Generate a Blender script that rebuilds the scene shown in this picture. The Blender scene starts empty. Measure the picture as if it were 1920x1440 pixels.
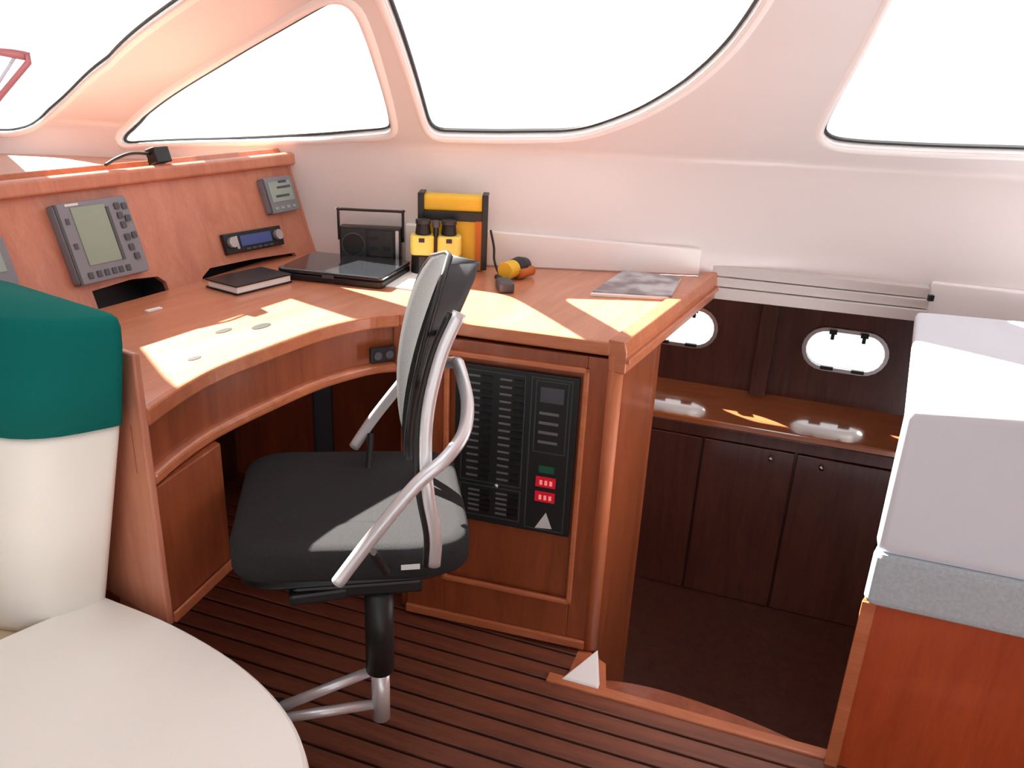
import bpy, bmesh, math, random
from mathutils import Vector, Matrix
from mathutils.geometry import delaunay_2d_cdt
random.seed(7)
sc = bpy.context.scene
COL = sc.collection

# ------------------------------------------------------------------ camera
cam_d = bpy.data.cameras.new('camera'); cam = bpy.data.objects.new('camera', cam_d); COL.objects.link(cam)
cam_d.sensor_fit = 'HORIZONTAL'; cam_d.sensor_width = 36.0; cam_d.lens = 36.0 * 1530 / 1920
cam_d.clip_start = 0.02
PITCH, ROLL, EYE = math.radians(21.231), math.radians(2.634), 1.25
cam.matrix_world = Matrix.Translation((0, 0, EYE)) @ Matrix.Rotation(math.radians(90) - PITCH, 4, 'X') @ Matrix.Rotation(ROLL, 4, 'Z')
sc.camera = cam

# ------------------------------------------------------------------ sky, sun, exposure
wd = bpy.data.worlds.new('sky'); sc.world = wd; wd.use_nodes = True
bg = wd.node_tree.nodes['Background']
bg.inputs[0].default_value = (0.95, 0.975, 1.0, 1); bg.inputs[1].default_value = 3.4
sun_d = bpy.data.lights.new('sun', 'SUN'); sun = bpy.data.objects.new('sun', sun_d); COL.objects.link(sun)
sun_d.energy = 80.0; sun_d.angle = math.radians(0.6); sun_d.color = (1.0, 0.95, 0.86)
sun.rotation_euler = Vector((0.585, -0.544, -0.602)).to_track_quat('-Z', 'Y').to_euler()
sun.location = (-3, 5, 4)
vs = sc.view_settings
vs.view_transform = 'Standard'; vs.look = 'None'; vs.gamma = 1; vs.use_curve_mapping = False; vs.exposure = -0.95

# ------------------------------------------------------------------ materials
def new_mat(name):
    m = bpy.data.materials.new(name); m.use_nodes = True
    nt = m.node_tree; return m, nt, nt.nodes['Principled BSDF']
def srgb(r, g, b):
    f = lambda c: (c / 255 / 12.92) if c <= 10 else ((c / 255 + .055) / 1.055) ** 2.4
    return (f(r), f(g), f(b), 1)
def plain(name, col, rough=.5, metal=0, var=.06, scale=30, bump=0, bscale=200, coat=0, spec=.5):
    m, nt, b = new_mat(name)
    tc = nt.nodes.new('ShaderNodeTexCoord'); n = nt.nodes.new('ShaderNodeTexNoise'); n.inputs['Scale'].default_value = scale
    n.inputs['Detail'].default_value = 4
    nt.links.new(tc.outputs['Object'], n.inputs['Vector'])
    r = nt.nodes.new('ShaderNodeMapRange'); r.inputs['To Min'].default_value = 1 - var; r.inputs['To Max'].default_value = 1 + var
    nt.links.new(n.outputs['Fac'], r.inputs['Value'])
    mx = nt.nodes.new('ShaderNodeVectorMath'); mx.operation = 'SCALE'; mx.inputs[0].default_value = col[:3]
    nt.links.new(r.outputs['Result'], mx.inputs['Scale']); nt.links.new(mx.outputs['Vector'], b.inputs['Base Color'])
    b.inputs['Roughness'].default_value = rough; b.inputs['Metallic'].default_value = metal
    b.inputs['Coat Weight'].default_value = coat; b.inputs['Specular IOR Level'].default_value = spec
    if bump:
        n2 = nt.nodes.new('ShaderNodeTexNoise'); n2.inputs['Scale'].default_value = bscale; nt.links.new(tc.outputs['Object'], n2.inputs['Vector'])
        bp = nt.nodes.new('ShaderNodeBump'); bp.inputs['Strength'].default_value = bump; bp.inputs['Distance'].default_value = .002
        nt.links.new(n2.outputs['Fac'], bp.inputs['Height']); nt.links.new(bp.outputs['Normal'], b.inputs['Normal'])
    return m
def wood(name, light, dark, rotz=0, axis='Z', rough=.35, coat=.3, scale=1.0, croad=.12, ior=1.5):
    """grain runs along the given axis (object space, after turning about Z)"""
    m, nt, b = new_mat(name)
    tc = nt.nodes.new('ShaderNodeTexCoord'); mp = nt.nodes.new('ShaderNodeMapping'); mp.vector_type = 'TEXTURE'
    mp.inputs['Rotation'].default_value = (0, 0, rotz)
    s = {'X': (9, 1, 1), 'Y': (1, 9, 1), 'Z': (1, 1, 9)}[axis]
    mp.inputs['Scale'].default_value = [v * .11 / scale for v in s]
    nt.links.new(tc.outputs['Object'], mp.inputs['Vector'])
    n1 = nt.nodes.new('ShaderNodeTexNoise'); n1.inputs['Scale'].default_value = 3.0; n1.inputs['Detail'].default_value = 6; n1.inputs['Distortion'].default_value = .8
    n2 = nt.nodes.new('ShaderNodeTexNoise'); n2.inputs['Scale'].default_value = 22; n2.inputs['Detail'].default_value = 3
    for n in (n1, n2): nt.links.new(mp.outputs['Vector'], n.inputs['Vector'])
    ad = nt.nodes.new('ShaderNodeMix'); ad.data_type = 'FLOAT'; ad.inputs[0].default_value = .3
    nt.links.new(n1.outputs['Fac'], ad.inputs[2]); nt.links.new(n2.outputs['Fac'], ad.inputs[3])
    cr = nt.nodes.new('ShaderNodeValToRGB'); cr.color_ramp.elements[0].position = .32; cr.color_ramp.elements[1].position = .68
    cr.color_ramp.elements[0].color = dark; cr.color_ramp.elements[1].color = light
    nt.links.new(ad.outputs[0], cr.inputs['Fac']); nt.links.new(cr.outputs['Color'], b.inputs['Base Color'])
    b.inputs['Roughness'].default_value = rough; b.inputs['Coat Weight'].default_value = coat; b.inputs['Coat Roughness'].default_value = croad
    b.inputs['IOR'].default_value = ior; b.inputs['Coat IOR'].default_value = max(1.5, ior)
    return m
UANG = math.atan2(-.322, .947)
CONA = math.atan2(.902, .43)
M = {}
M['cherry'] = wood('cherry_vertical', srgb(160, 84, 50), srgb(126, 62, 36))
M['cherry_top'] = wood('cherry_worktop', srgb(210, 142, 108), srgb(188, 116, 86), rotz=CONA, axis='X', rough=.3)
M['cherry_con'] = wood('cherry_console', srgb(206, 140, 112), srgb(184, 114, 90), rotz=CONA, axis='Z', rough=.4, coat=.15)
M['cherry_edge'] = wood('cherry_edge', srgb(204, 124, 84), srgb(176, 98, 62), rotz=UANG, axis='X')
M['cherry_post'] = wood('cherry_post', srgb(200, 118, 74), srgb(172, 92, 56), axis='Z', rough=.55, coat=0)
M['cherry_red'] = wood('cherry_red', srgb(190, 84, 38), srgb(160, 62, 26), rotz=UANG, axis='Z')
M['teak'] = wood('teak_plank', srgb(136, 80, 60), srgb(92, 50, 38), rotz=0, axis='X', rough=.4, coat=.2)
M['caulk'] = plain('caulk', srgb(34, 20, 16), .7)
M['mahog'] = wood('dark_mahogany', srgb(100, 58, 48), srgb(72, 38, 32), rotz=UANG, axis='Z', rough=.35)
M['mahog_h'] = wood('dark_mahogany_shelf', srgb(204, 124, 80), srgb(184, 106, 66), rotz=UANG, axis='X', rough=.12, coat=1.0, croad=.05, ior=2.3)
M['gel'] = plain('gelcoat', srgb(226, 219, 218), .35, var=.02, scale=4, coat=.15)
M['gel_white'] = plain('gelcoat_white', srgb(250, 248, 247), .35, var=.015, scale=4)
M['gel_grey'] = plain('gelcoat_grey', srgb(205, 198, 196), .45, var=.03, scale=8)
M['rubber'] = plain('gasket_rubber', srgb(58, 60, 62), .6)
M['chrome'] = plain('satin_aluminium', (.80, .80, .83, 1), .32, metal=.5, var=.02)
M['steel'] = plain('brushed_steel', (.62, .62, .62, 1), .35, metal=1, var=.05)
M['charcoal'] = plain('charcoal_fabric', srgb(42, 41, 43), .9, var=.25, scale=220, bump=.5, bscale=700, spec=.2)
M['shell'] = plain('dark_plastic', srgb(46, 47, 50), .55)
M['black'] = plain('black_plastic', srgb(22, 23, 25), .4)
M['navy'] = plain('navy_plastic', srgb(26, 30, 44), .5)
M['blackmetal'] = plain('black_coated_metal', srgb(30, 31, 33), .45)
M['cream'] = plain('cream_vinyl', srgb(250, 248, 241), .45, var=.02, scale=6, bump=.15, bscale=500)
M['tan'] = plain('tan_lining', srgb(205, 186, 156), .7)
M['blush'] = plain('bounce_tint', srgb(196, 146, 128), .6)  # tint chosen for the warm bounce from the added shelf onto the pillar
M['teal'] = plain('teal_fabric', srgb(0, 104, 98), .85, var=.1, scale=300, spec=.2)
M['pad'] = plain('pale_grey_vinyl', srgb(220, 224, 234), .5, var=.03, scale=10)
M['padband'] = plain('grey_flecked_fabric', srgb(186, 200, 208), .9, var=.22, scale=160, bump=.4, bscale=400, spec=.2)
M['grey'] = plain('instrument_grey', srgb(128, 130, 140), .5, var=.04)
M['grey_dk'] = plain('instrument_dark', srgb(74, 76, 84), .5)
M['lcd'] = plain('lcd_green', srgb(140, 156, 138), .2, var=.03)
M['lcd2'] = plain('lcd_pale', srgb(150, 168, 160), .25)
M['silver'] = plain('silver_plastic', srgb(196, 196, 200), .3, metal=.6)
M['blue'] = plain('stereo_blue', srgb(70, 90, 150), .3)
M['yellow'] = plain('yellow_rubber', srgb(235, 190, 50), .55, var=.05)
M['yellow_l'] = plain('pale_yellow_rubber', srgb(245, 222, 110), .5, var=.05)
M['orange'] = plain('orange_strap', srgb(200, 110, 40), .7)
M['paper'] = plain('paper', srgb(240, 240, 238), .8, var=.02)
M['panelblack'] = plain('switch_panel_black', srgb(30, 32, 34), .45)
M['label'] = plain('panel_print', srgb(105, 108, 108), .6)
M['line'] = plain('panel_line', srgb(62, 72, 74), .6)
M['white'] = plain('white_print', srgb(215, 216, 216), .6)
M['rust'] = plain('red_brown_paint', srgb(120, 62, 66), .6)
def emis(name, col, s):
    m, nt, b = new_mat(name); b.inputs['Base Color'].default_value = col
    b.inputs['Emission Color'].default_value = col; b.inputs['Emission Strength'].default_value = s; return m
M['red'] = emis('red_display', srgb(200, 20, 40), .5)
M['redlit'] = emis('red_digits', srgb(255, 150, 150), .7)
M['green'] = plain('green_tag', srgb(24, 90, 66), .5)
def glass(name):
    m, nt, b = new_mat(name); nt.nodes.remove(b)
    t = nt.nodes.new('ShaderNodeBsdfTransparent'); t.inputs[0].default_value = (.97, .98, .98, 1)
    g = nt.nodes.new('ShaderNodeBsdfGlossy'); g.inputs['Roughness'].default_value = .02
    f = nt.nodes.new('ShaderNodeValue'); f.outputs[0].default_value = .035
    mx = nt.nodes.new('ShaderNodeMixShader'); o = nt.nodes['Material Output']
    nt.links.new(f.outputs[0], mx.inputs[0]); nt.links.new(t.outputs[0], mx.inputs[1]); nt.links.new(g.outputs[0], mx.inputs[2])
    nt.links.new(mx.outputs[0], o.inputs[0]); return m
M['glass'] = glass('window_glass')
# printed magazine cover: mottled grey
m, nt, b = new_mat('magazine_cover'); tc = nt.nodes.new('ShaderNodeTexCoord'); n = nt.nodes.new('ShaderNodeTexNoise'); n.inputs['Scale'].default_value = 14
cr = nt.nodes.new('ShaderNodeValToRGB'); cr.color_ramp.elements[0].position = .4; cr.color_ramp.elements[0].color = srgb(120, 112, 120); cr.color_ramp.elements[1].position = .6; cr.color_ramp.elements[1].color = srgb(196, 196, 202)
nt.links.new(tc.outputs['Object'], n.inputs[0]); nt.links.new(n.outputs['Fac'], cr.inputs[0]); nt.links.new(cr.outputs[0], b.inputs['Base Color']); b.inputs['Roughness'].default_value = .3
M['mag'] = m

# ------------------------------------------------------------------ mesh helpers
class MB:
    base = None
    """collects geometry (given in a frame T) and links it as one mesh object"""
    def __init__(s, T=None): s.v = []; s.f = []; s.T = T or MB.base or Matrix()
    def add(s, vs_, fs):
        o = len(s.v); s.v += [s.T @ Vector(p) for p in vs_]; s.f += [[i + o for i in f] for f in fs]; return s
    def box(s, c, d, R=None):
        R = R or Matrix.Identity(3)
        vs_ = [Vector(c) + R @ Vector((x * d[0] / 2, y * d[1] / 2, z * d[2] / 2)) for x in (-1, 1) for y in (-1, 1) for z in (-1, 1)]
        return s.add(vs_, [(0, 1, 3, 2), (4, 6, 7, 5), (0, 4, 5, 1), (2, 3, 7, 6), (0, 2, 6, 4), (1, 5, 7, 3)])
    def loft(s, rings, closed=True, caps=True):
        n = len(rings[0]); vs_ = [p for r in rings for p in r]; fs = []
        for i in range(len(rings) - 1):
            for j in range(n if closed else n - 1):
                k = (j + 1) % n; fs.append((i * n + j, i * n + k, (i + 1) * n + k, (i + 1) * n + j))
        if caps and closed: fs += [tuple(range(n))[::-1], tuple((len(rings) - 1) * n + j for j in range(n))]
        return s.add(vs_, fs)
    def prism(s, poly, z0, z1):
        return s.loft([[(p[0], p[1], z0) for p in poly], [(p[0], p[1], z1) for p in poly]])
    def tube(s, path, r, n=10, closed=False, flat=None):
        P = [Vector(p) for p in path]; rings = []; up = None; N = len(P)
        for i, p in enumerate(P):
            a = P[(i - 1) % N] if (closed or i) else p; b_ = P[(i + 1) % N] if (closed or i < N - 1) else p
            t = (b_ - a).normalized()
            if up is None:
                up = Vector((0, 0, 1)) if abs(t.z) < .9 else Vector((1, 0, 0))
            x = t.cross(up).normalized(); up = x.cross(t).normalized()
            rr = r[i] if isinstance(r, (list, tuple)) else r; fx, fy = (flat or (1, 1))
            rings.append([p + x * math.cos(2 * math.pi * k / n) * rr * fx + up * math.sin(2 * math.pi * k / n) * rr * fy for k in range(n)])
        if closed: rings.append(rings[0])
        return s.loft(rings, caps=not closed)
    def cyl(s, c, r, h, n=24, axis='Z', r2=None):
        r2 = r if r2 is None else r2; c = Vector(c)
        e = {'Z': (Vector((1, 0, 0)), Vector((0, 1, 0)), Vector((0, 0, 1))), 'X': (Vector((0, 1, 0)), Vector((0, 0, 1)), Vector((1, 0, 0))), 'Y': (Vector((0, 0, 1)), Vector((1, 0, 0)), Vector((0, 1, 0)))}[axis]
        ring = lambda rr, t: [c + e[0] * math.cos(2 * math.pi * k / n) * rr + e[1] * math.sin(2 * math.pi * k / n) * rr + e[2] * t for k in range(n)]
        return s.loft([ring(r, -h / 2), ring(r2, h / 2)])
    def build(s, name, mat, parent=None, bevel=0, seg=2, smooth=False, sub=0, solid=0, solid_off=0):
        me = bpy.data.meshes.new(name)
        T = parent_world(parent).inverted() if parent else Matrix()
        me.from_pydata([T @ p for p in s.v], [], s.f)
        bm = bmesh.new(); bm.from_mesh(me); bmesh.ops.recalc_face_normals(bm, faces=bm.faces); bm.to_mesh(me); bm.free()
        me.materials.append(M[mat] if isinstance(mat, str) else mat)
        if smooth:
            for p in me.polygons: p.use_smooth = True
        o = bpy.data.objects.new(name, me); COL.objects.link(o)
        if parent: o.parent = parent
        if solid:
            md = o.modifiers.new('thick', 'SOLIDIFY'); md.thickness = solid; md.offset = solid_off
        if bevel:
            md = o.modifiers.new('bev', 'BEVEL'); md.width = bevel; md.segments = seg; md.limit_method = 'ANGLE'; md.angle_limit = math.radians(35)
        if sub:
            md = o.modifiers.new('sub', 'SUBSURF'); md.levels = sub; md.render_levels = sub
        return o
def parent_world(o):
    m = Matrix()
    while o is not None:
        m = Matrix.LocRotScale(o.location, o.rotation_euler, o.scale) @ m; o = o.parent
    return m
def thing(name, label, cat, loc=(0, 0, 0), rz=0, group=None):
    o = bpy.data.objects.new(name, None); COL.objects.link(o); o.location = loc; o.rotation_euler = (0, 0, rz)
    o.empty_display_size = .05; return tag(o, label, cat, group)
def tag(o, label, cat=None, group=None, kind=None):
    o['label'] = label
    if cat: o['category'] = cat
    if group: o['group'] = group
    if kind: o['kind'] = kind
    return o
def struct(o, label=None):
    o['kind'] = 'structure'
    if label: o['label'] = label
    return o
def struct_empty(name, label, loc=(0, 0, 0)):
    o = bpy.data.objects.new(name, None); COL.objects.link(o); o.location = loc; o.empty_display_size = .05; return struct(o, label)
def frame(o, ex, ey, ez=None):
    ex = Vector(ex).normalized(); ey = Vector(ey).normalized(); ez = Vector(ez).normalized() if ez else ex.cross(ey).normalized()
    return Matrix(((ex.x, ey.x, ez.x, o[0]), (ex.y, ey.y, ez.y, o[1]), (ex.z, ey.z, ez.z, o[2]), (0, 0, 0, 1)))
def spline(P, n=8, closed=False):
    P = [Vector(p) for p in P]; out = []; N = len(P)
    for i in range(N if closed else N - 1):
        p0 = P[(i - 1) % N] if (closed or i > 0) else P[0] * 2 - P[1]; p1 = P[i]; p2 = P[(i + 1) % N]
        p3 = P[(i + 2) % N] if (closed or i + 2 < N) else P[-1] * 2 - P[-2]
        for k in range(n):
            t = k / n
            out.append(.5 * ((2 * p1) + (p2 - p0) * t + (2 * p0 - 5 * p1 + 4 * p2 - p3) * t * t + (-p0 + 3 * p1 - 3 * p2 + p3) * t ** 3))
    if not closed: out.append(P[-1])
    return out
def round_poly(P, r, n=5):
    """2-D polygon with rounded corners; r may be one number or one per corner"""
    P = [Vector(p[:2]) for p in P]; out = []; N = len(P)
    for i in range(N):
        a, b_, c = P[i - 1], P[i], P[(i + 1) % N]; rr = r[i] if isinstance(r, (list, tuple)) else r
        d1 = a - b_; d2 = c - b_; l1 = min(rr, d1.length * .49); l2 = min(rr, d2.length * .49)
        p1 = b_ + d1.normalized() * l1; p2 = b_ + d2.normalized() * l2
        for k in range(n + 1):
            t = k / n; out.append((1 - t) ** 2 * p1 + 2 * t * (1 - t) * b_ + t * t * p2)
    return out
def inside(p, poly):
    c = False; j = len(poly) - 1
    for i in range(len(poly)):
        a, b_ = poly[i], poly[j]
        if (a[1] > p[1]) != (b_[1] > p[1]) and p[0] < (b_[0] - a[0]) * (p[1] - a[1]) / (b_[1] - a[1]) + a[0]: c = not c
        j = i
    return c
def holed(outer, holes, grid=()):
    """triangles of a 2-D outline with holes"""
    pts = [Vector(p) for p in outer]; edges = [(i, (i + 1) % len(outer)) for i in range(len(outer))]
    for h in holes:
        o = len(pts); pts += [Vector(p) for p in h]; edges += [(o + i, o + (i + 1) % len(h)) for i in range(len(h))]
    pts += [Vector(g) for g in grid if inside(g, outer) and not any(inside(g, h) for h in holes)]
    v, e, f, *_ = delaunay_2d_cdt(pts, edges, [], 0, 1e-5)
    fs = []
    for t in f:
        c = sum((v[i] for i in t), Vector((0, 0))) / len(t)
        if inside(c, outer) and not any(inside(c, h) for h in holes): fs.append(list(t))
    return [(p.x, p.y) for p in v], fs

U = Vector((.947, -.322, 0)).normalized(); V = Vector((.322, .947, 0)).normalized(); ZZ = Vector((0, 0, 1))
O = Vector((.2, 1.53, 0))
def ab(a, b_, z=0): return O + U * a + V * b_ + ZZ * z

# ================================================================== SETTING
# ---- floor: slab and separate planks running along U
fl = struct_empty('floor', 'reddish teak plank sole of the saloon', O)
FT = frame(O, U, V)
slab = MB(FT)
slab.prism([(-1.6, -2.6), (1.6, -2.6), (1.6, -.118), (-.012, -.118), (-.012, .282), (-.34, .282), (-.34, .62), (-1.6, .62)], -.06, -.006)
slab.build('subfloor', 'caulk', fl)
pw, b0 = .05, -.118
def plank_mesh(L):
    mb = MB(); mb.box((L / 2, 0, -.005), (L, pw - .007, .01)); me = bpy.data.meshes.new('plank')
    me.from_pydata([tuple(p) for p in mb.v], [], mb.f); me.materials.append(M['teak']); return me
long_me, short_me = plank_mesh(3.15), plank_mesh(1.585)
def plank(me, a, b_):
    o = bpy.data.objects.new('plank', me); COL.objects.link(o); o.parent = fl
    p = U * a + V * b_; o.location = (p.x, p.y, 0); o.rotation_euler = (0, 0, UANG)
    md = o.modifiers.new('bev', 'BEVEL'); md.width = .0015; md.segments = 1
for k in range(22): plank(long_me, -1.6 + .0 * k, b0 - pw * (k + .5))
stub_me = plank_mesh(1.25)
for k in range(14): plank(short_me if k < 8 else stub_me, -1.6, b0 + pw * (k + .5))
# threshold: pale nosing along the stairwell and the brown ledge behind it
th = struct_empty('trim_1', 'pale wooden nosing along the edge of the stairwell', ab(.2, -.1))
MB(FT).prism([(-.06, -.125), (.60, -.125), (.60, -.098), (-.06, -.098)], -.02, .006).build('nosing', 'cherry_edge', th, bevel=.003)
led = [(-.02, -.1), (.08, -.062), (.18, -.05), (.3, -.058), (.4, -.075), (.5, -.1)]
MB(FT).prism([(p.x, p.y) for p in spline([(a, b_, 0) for a, b_ in led], 5)], -.03, -.002).build('ledge', 'cherry', th, bevel=.002)

MB(FT).prism([(-.02, -.099), (.07, -.099), (.05, -.02), (.0, .01), (-.02, .01)], -.03, .001).build('corner_fill', 'cherry_edge', th)
MB(FT).loft([[(-.03, -.112, .006), (.055, -.112, .006), (.055, -.095, .006), (.03, -.02, .0)], [(-.022, -.108, .012), (.050, -.108, .012), (.050, -.096, .014), (.03, -.026, .04)]]).build('corner_block', 'gel_white', th, bevel=.002)  # white block stands in for the sunlit highlight on the nosing corner
# ---- window wall: plan curve at sill level, raked above, folding in to the desk below
WN = [(-2.7, 2.0), (-2.1, 2.3), (-1.5, 2.43), (-1.08, 2.42), (-.38, 2.19), (.1, 2.20), (.80, 2.19), (1.3, 2.08), (2.1, 1.75), (2.6, 1.4)]
WL = [(-2.6, 1.95), (-2.0, 2.2), (-1.45, 2.35), (-1.06, 2.38), (-.38, 2.185), (.1, 2.165), (.80, 2.16), (1.25, 2.03), (2.0, 1.7), (2.5, 1.35)]
ZR, RAKE = 1.05, .75
def cr2(P, s):
    s = min(max(s, 0), len(P) - 3 - 1e-9); i = int(s); t = s - i; p0, p1, p2, p3 = (Vector(p) for p in P[i:i + 4])
    return .5 * ((2 * p1) + (-p0 + p2) * t + (2 * p0 - 5 * p1 + 4 * p2 - p3) * t * t + (-p0 + 3 * p1 - 3 * p2 + p3) * t ** 3)
def wall_n(s):
    d = (cr2(WN, min(s + .01, 6.99)) - cr2(WN, max(s - .01, 0))).normalized(); return Vector((d.y, -d.x))
def wall_pt(s, z, off=0):
    p = cr2(WN, s); n_ = wall_n(s)
    if z >= ZR: xy = p + n_ * (RAKE * (z - ZR))
    else:
        k = min(1, (ZR - z) / .25); k = k * k * (3 - 2 * k) * .5 + k * .5; xy = p + (cr2(WL, s) - p) * k
    h = min(1, max(0, (z - ZR + .02) / .04)); xy = xy + n_ * off * (1 - .2 * h)
    return Vector((xy.x, xy.y, z - off * .6 * h))
WA = [(1.06, 1.62), (1.00, 1.40), (.93, 1.15), (.90, 1.05), (.91, 1.025), (.95, 1.013), (1.045, 1.015), (1.162, 1.029), (1.38, 1.081), (1.68, 1.147), (1.997, 1.217), (2.507, 1.362), (2.70, 1.42), (2.80, 1.47), (2.82, 1.53), (2.80, 1.60), (2.74, 1.66), (2.60, 1.685), (2.0, 1.69), (1.3, 1.69), (1.13, 1.68)]  # these window outlines come from image pixels projected onto the wall surface
WB = [(1.82, 1.005), (1.83, .996), (1.853, .993), (2.18, 1.014), (2.508, 1.035), (2.8, 1.056), (3.053, 1.076), (3.077, 1.081), (3.087, 1.093), (3.089, 1.125), (3.087, 1.158), (3.079, 1.22), (3.07, 1.281), (3.054, 1.339), (3.04, 1.358), (3.019, 1.366), (2.98, 1.362), (2.949, 1.353), (2.827, 1.315), (2.65, 1.262), (2.482, 1.211), (2.2, 1.128), (1.894, 1.036), (1.835, 1.017)]
WC = [(3.10, 1.55), (3.13, 1.45), (3.161, 1.372), (3.186, 1.311), (3.217, 1.23), (3.247, 1.149), (3.262, 1.11), (3.276, 1.091), (3.295, 1.080), (3.324, 1.077), (3.5, 1.078), (3.688, 1.08), (3.85, 1.084), (3.989, 1.088), (4.055, 1.094), (4.116, 1.104), (4.2, 1.127), (4.278, 1.154), (4.35, 1.189), (4.414, 1.227), (4.469, 1.271), (4.513, 1.316), (4.543, 1.36), (4.568, 1.406), (4.60, 1.50), (4.58, 1.57), (4.52, 1.60), (4.0, 1.62), (3.3, 1.61), (3.16, 1.60)]
WD = [(5.06, 1.58), (5.01, 1.49), (4.986, 1.416), (4.972, 1.35), (4.955, 1.288), (4.936, 1.225), (4.924, 1.17), (4.918, 1.138), (4.924, 1.122), (4.94, 1.110), (4.983, 1.1), (5.06, 1.097), (5.163, 1.096), (5.44, 1.097), (5.65, 1.10), (5.879, 1.105), (6.3, 1.115), (6.5, 1.13), (6.56, 1.18), (6.58, 1.45), (6.52, 1.56), (6.4, 1.60), (5.8, 1.61), (5.2, 1.61)]
def refine(L):
    out = []
    for i, p in enumerate(L):
        a, b_ = Vector(L[i - 1]), Vector(p); n_ = max(1, int(math.ceil(max(abs(b_.x - a.x), abs(b_.y - a.y) * 2.5) / .03)))
        out += [a.lerp(b_, k / n_) for k in range(n_)]
    for _ in range(2): out = [(out[i - 1] + out[i] * 2 + out[(i + 1) % len(out)]) / 4 for i in range(len(out))]
    return [tuple(p) for p in out]
WINS = [refine(w_) for w_ in (WA, WB, WC, WD)]
SZ = 2.2   # wall is meshed in (s, z*SZ) so triangles stay even
def low(s): return .745
outer = [(s, low(s)) for s in [7 * i / 140 for i in range(141)]] + [(6.999, .75 + .05 * i) for i in range(1, 20)] + [(7 - 7 * i / 140 - .0005 * (i == 0), 1.75) for i in range(141)] + [(0, 1.75 - .05 * i) for i in range(1, 20)]
grid = [(.05 + .07 * i, .78 + .028 * j + .0003 * (i % 3)) for i in range(99) for j in range(35)]
sc2 = lambda L: [(a, b_ * SZ) for a, b_ in L]
pv, pf = holed(sc2(outer), [sc2(w_) for w_ in WINS], sc2(grid))
wall = MB(); wall.add([wall_pt(a, b_ / SZ) for a, b_ in pv], pf)
wo = wall.build('wall_front', 'gel', smooth=True); struct(wo, 'curved white moulded wall under and between the windows')
def wall_normal(a, z):
    du = wall_pt(min(a + .01, 6.99), z) - wall_pt(max(a - .01, .0), z); dz = wall_pt(a, z + .006) - wall_pt(a, z - .006); n_ = du.cross(dz).normalized()
    return n_ if n_.y < 0 else -n_
if sum(p.normal.y for p in wo.data.polygons) > 0: wo.data.flip_normals()
wo.data.normals_split_custom_set_from_vertices([wall_normal(a, b_ / SZ) for a, b_ in pv])
MB().add([wall_pt(a, b_ / SZ, -.03) for a, b_ in pv], pf).build('outer_skin', 'gel_white', wo, smooth=True)
def loop3(L, off, grow=0):
    c = sum((Vector(p) for p in L), Vector((0, 0))) / len(L); out = []
    N_ = len(L)
    for i, p in enumerate(L):
        a = Vector((L[i - 1][0], L[i - 1][1] * SZ)); b_ = Vector((L[(i + 1) % N_][0], L[(i + 1) % N_][1] * SZ)); t = (b_ - a)
        t = t.normalized() if t.length > 1e-7 else Vector((1, 0))
        n_ = Vector((t.y, -t.x))                      # outward for anticlockwise loops
        q = Vector((p[0], p[1] * SZ)) + n_ * grow * SZ; out.append(wall_pt(q.x, q.y / SZ, off))
    return out
def area(L): return sum(L[i - 1][0] * L[i][1] - L[i][0] * L[i - 1][1] for i in range(len(L)))
wlab = ['large side window at the far left, red-brown rail outside', 'triangular window above the instrument console',
        'wide windscreen pane with a sweeping curved corner', 'window at the right edge above the grey counter']
def dedupe(L):
    out = []
    for p in L:
        if not out or (Vector(p) - Vector(out[-1])).length > 1e-4: out.append(p)
    return out
for i, L in enumerate(WINS):
    L = dedupe([tuple(p) for p in L])
    if area(L) < 0: L = L[::-1]
    c = wall_pt(*[sum(p[k] for p in L) / len(L) for k in (0, 1)])
    w_ = struct_empty('window_%d' % (i + 1), wlab[i], c)
    # moulded lip, dark seal, glass
    MB().loft([loop3(L, .0, .016), loop3(L, .008, .010), loop3(L, .008, .002), loop3(L, -.022, -.001), loop3(L, -.024, .016)], caps=False).build('window_frame', 'gel_white', w_, smooth=True)
    MB().loft([loop3(L, -.018, .001), loop3(L, -.016, -.006), loop3(L, -.024, -.006), loop3(L, -.026, .001)], caps=False).build('gasket', 'rubber', w_)
    gv, gf = holed(sc2(L), [], sc2([g for g in grid if inside(g, L)]))
    MB().add([wall_pt(a, b_ / SZ, -.021) for a, b_ in gv], gf).build('pane', 'glass', w_, smooth=True)

# ---- overhead
cei = MB(); outl = [wall_pt(7 * i / 60, 1.74) for i in range(61)]
cpoly = [(p.x, p.y + .03) for p in outl] + [(2.13, -1.31), (-2.13, -1.31)]
added_hatch = round_poly([(-1.15, .15), (-.05, .15), (-.05, 1.10), (-1.15, 1.10)], .08)  # unseen opening, added to let sky light down on the settee
cv, cf = holed(cpoly, [[tuple(p) for p in added_hatch]])
cei.add([(x, y, 1.76) for x, y in cv], cf)
struct(cei.build('ceiling', 'gel_white', solid=.04), 'white overhead moulding of the coachroof')

# ---- rest of the saloon, behind and beside the camera
q = MB(); q.box((-2.12, 1.3, .37), (.03, 2.1, 2.75)); q.box((-2.12, -.55, .37), (.03, 1.6, 2.75)); struct(q.build('wall_left', 'cherry'), 'wooden side wall of the saloon, out of view')
q = MB(); q.box((2.12, .25, .37), (.03, 3.1, 2.75)); struct(q.build('wall_right', 'cherry'), 'wooden wall of the saloon to the right, out of view')
q = MB(); q.box((-1.35, -1.3, .37), (1.5, .03, 2.75)); q.box((1.45, -1.3, .37), (1.3, .03, 2.75)); q.box((.1, -1.3, -.35), (1.4, .03, 1.3)); struct(q.build('wall_aft', 'gel'), 'white aft wall with the open companionway, out of view')
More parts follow.
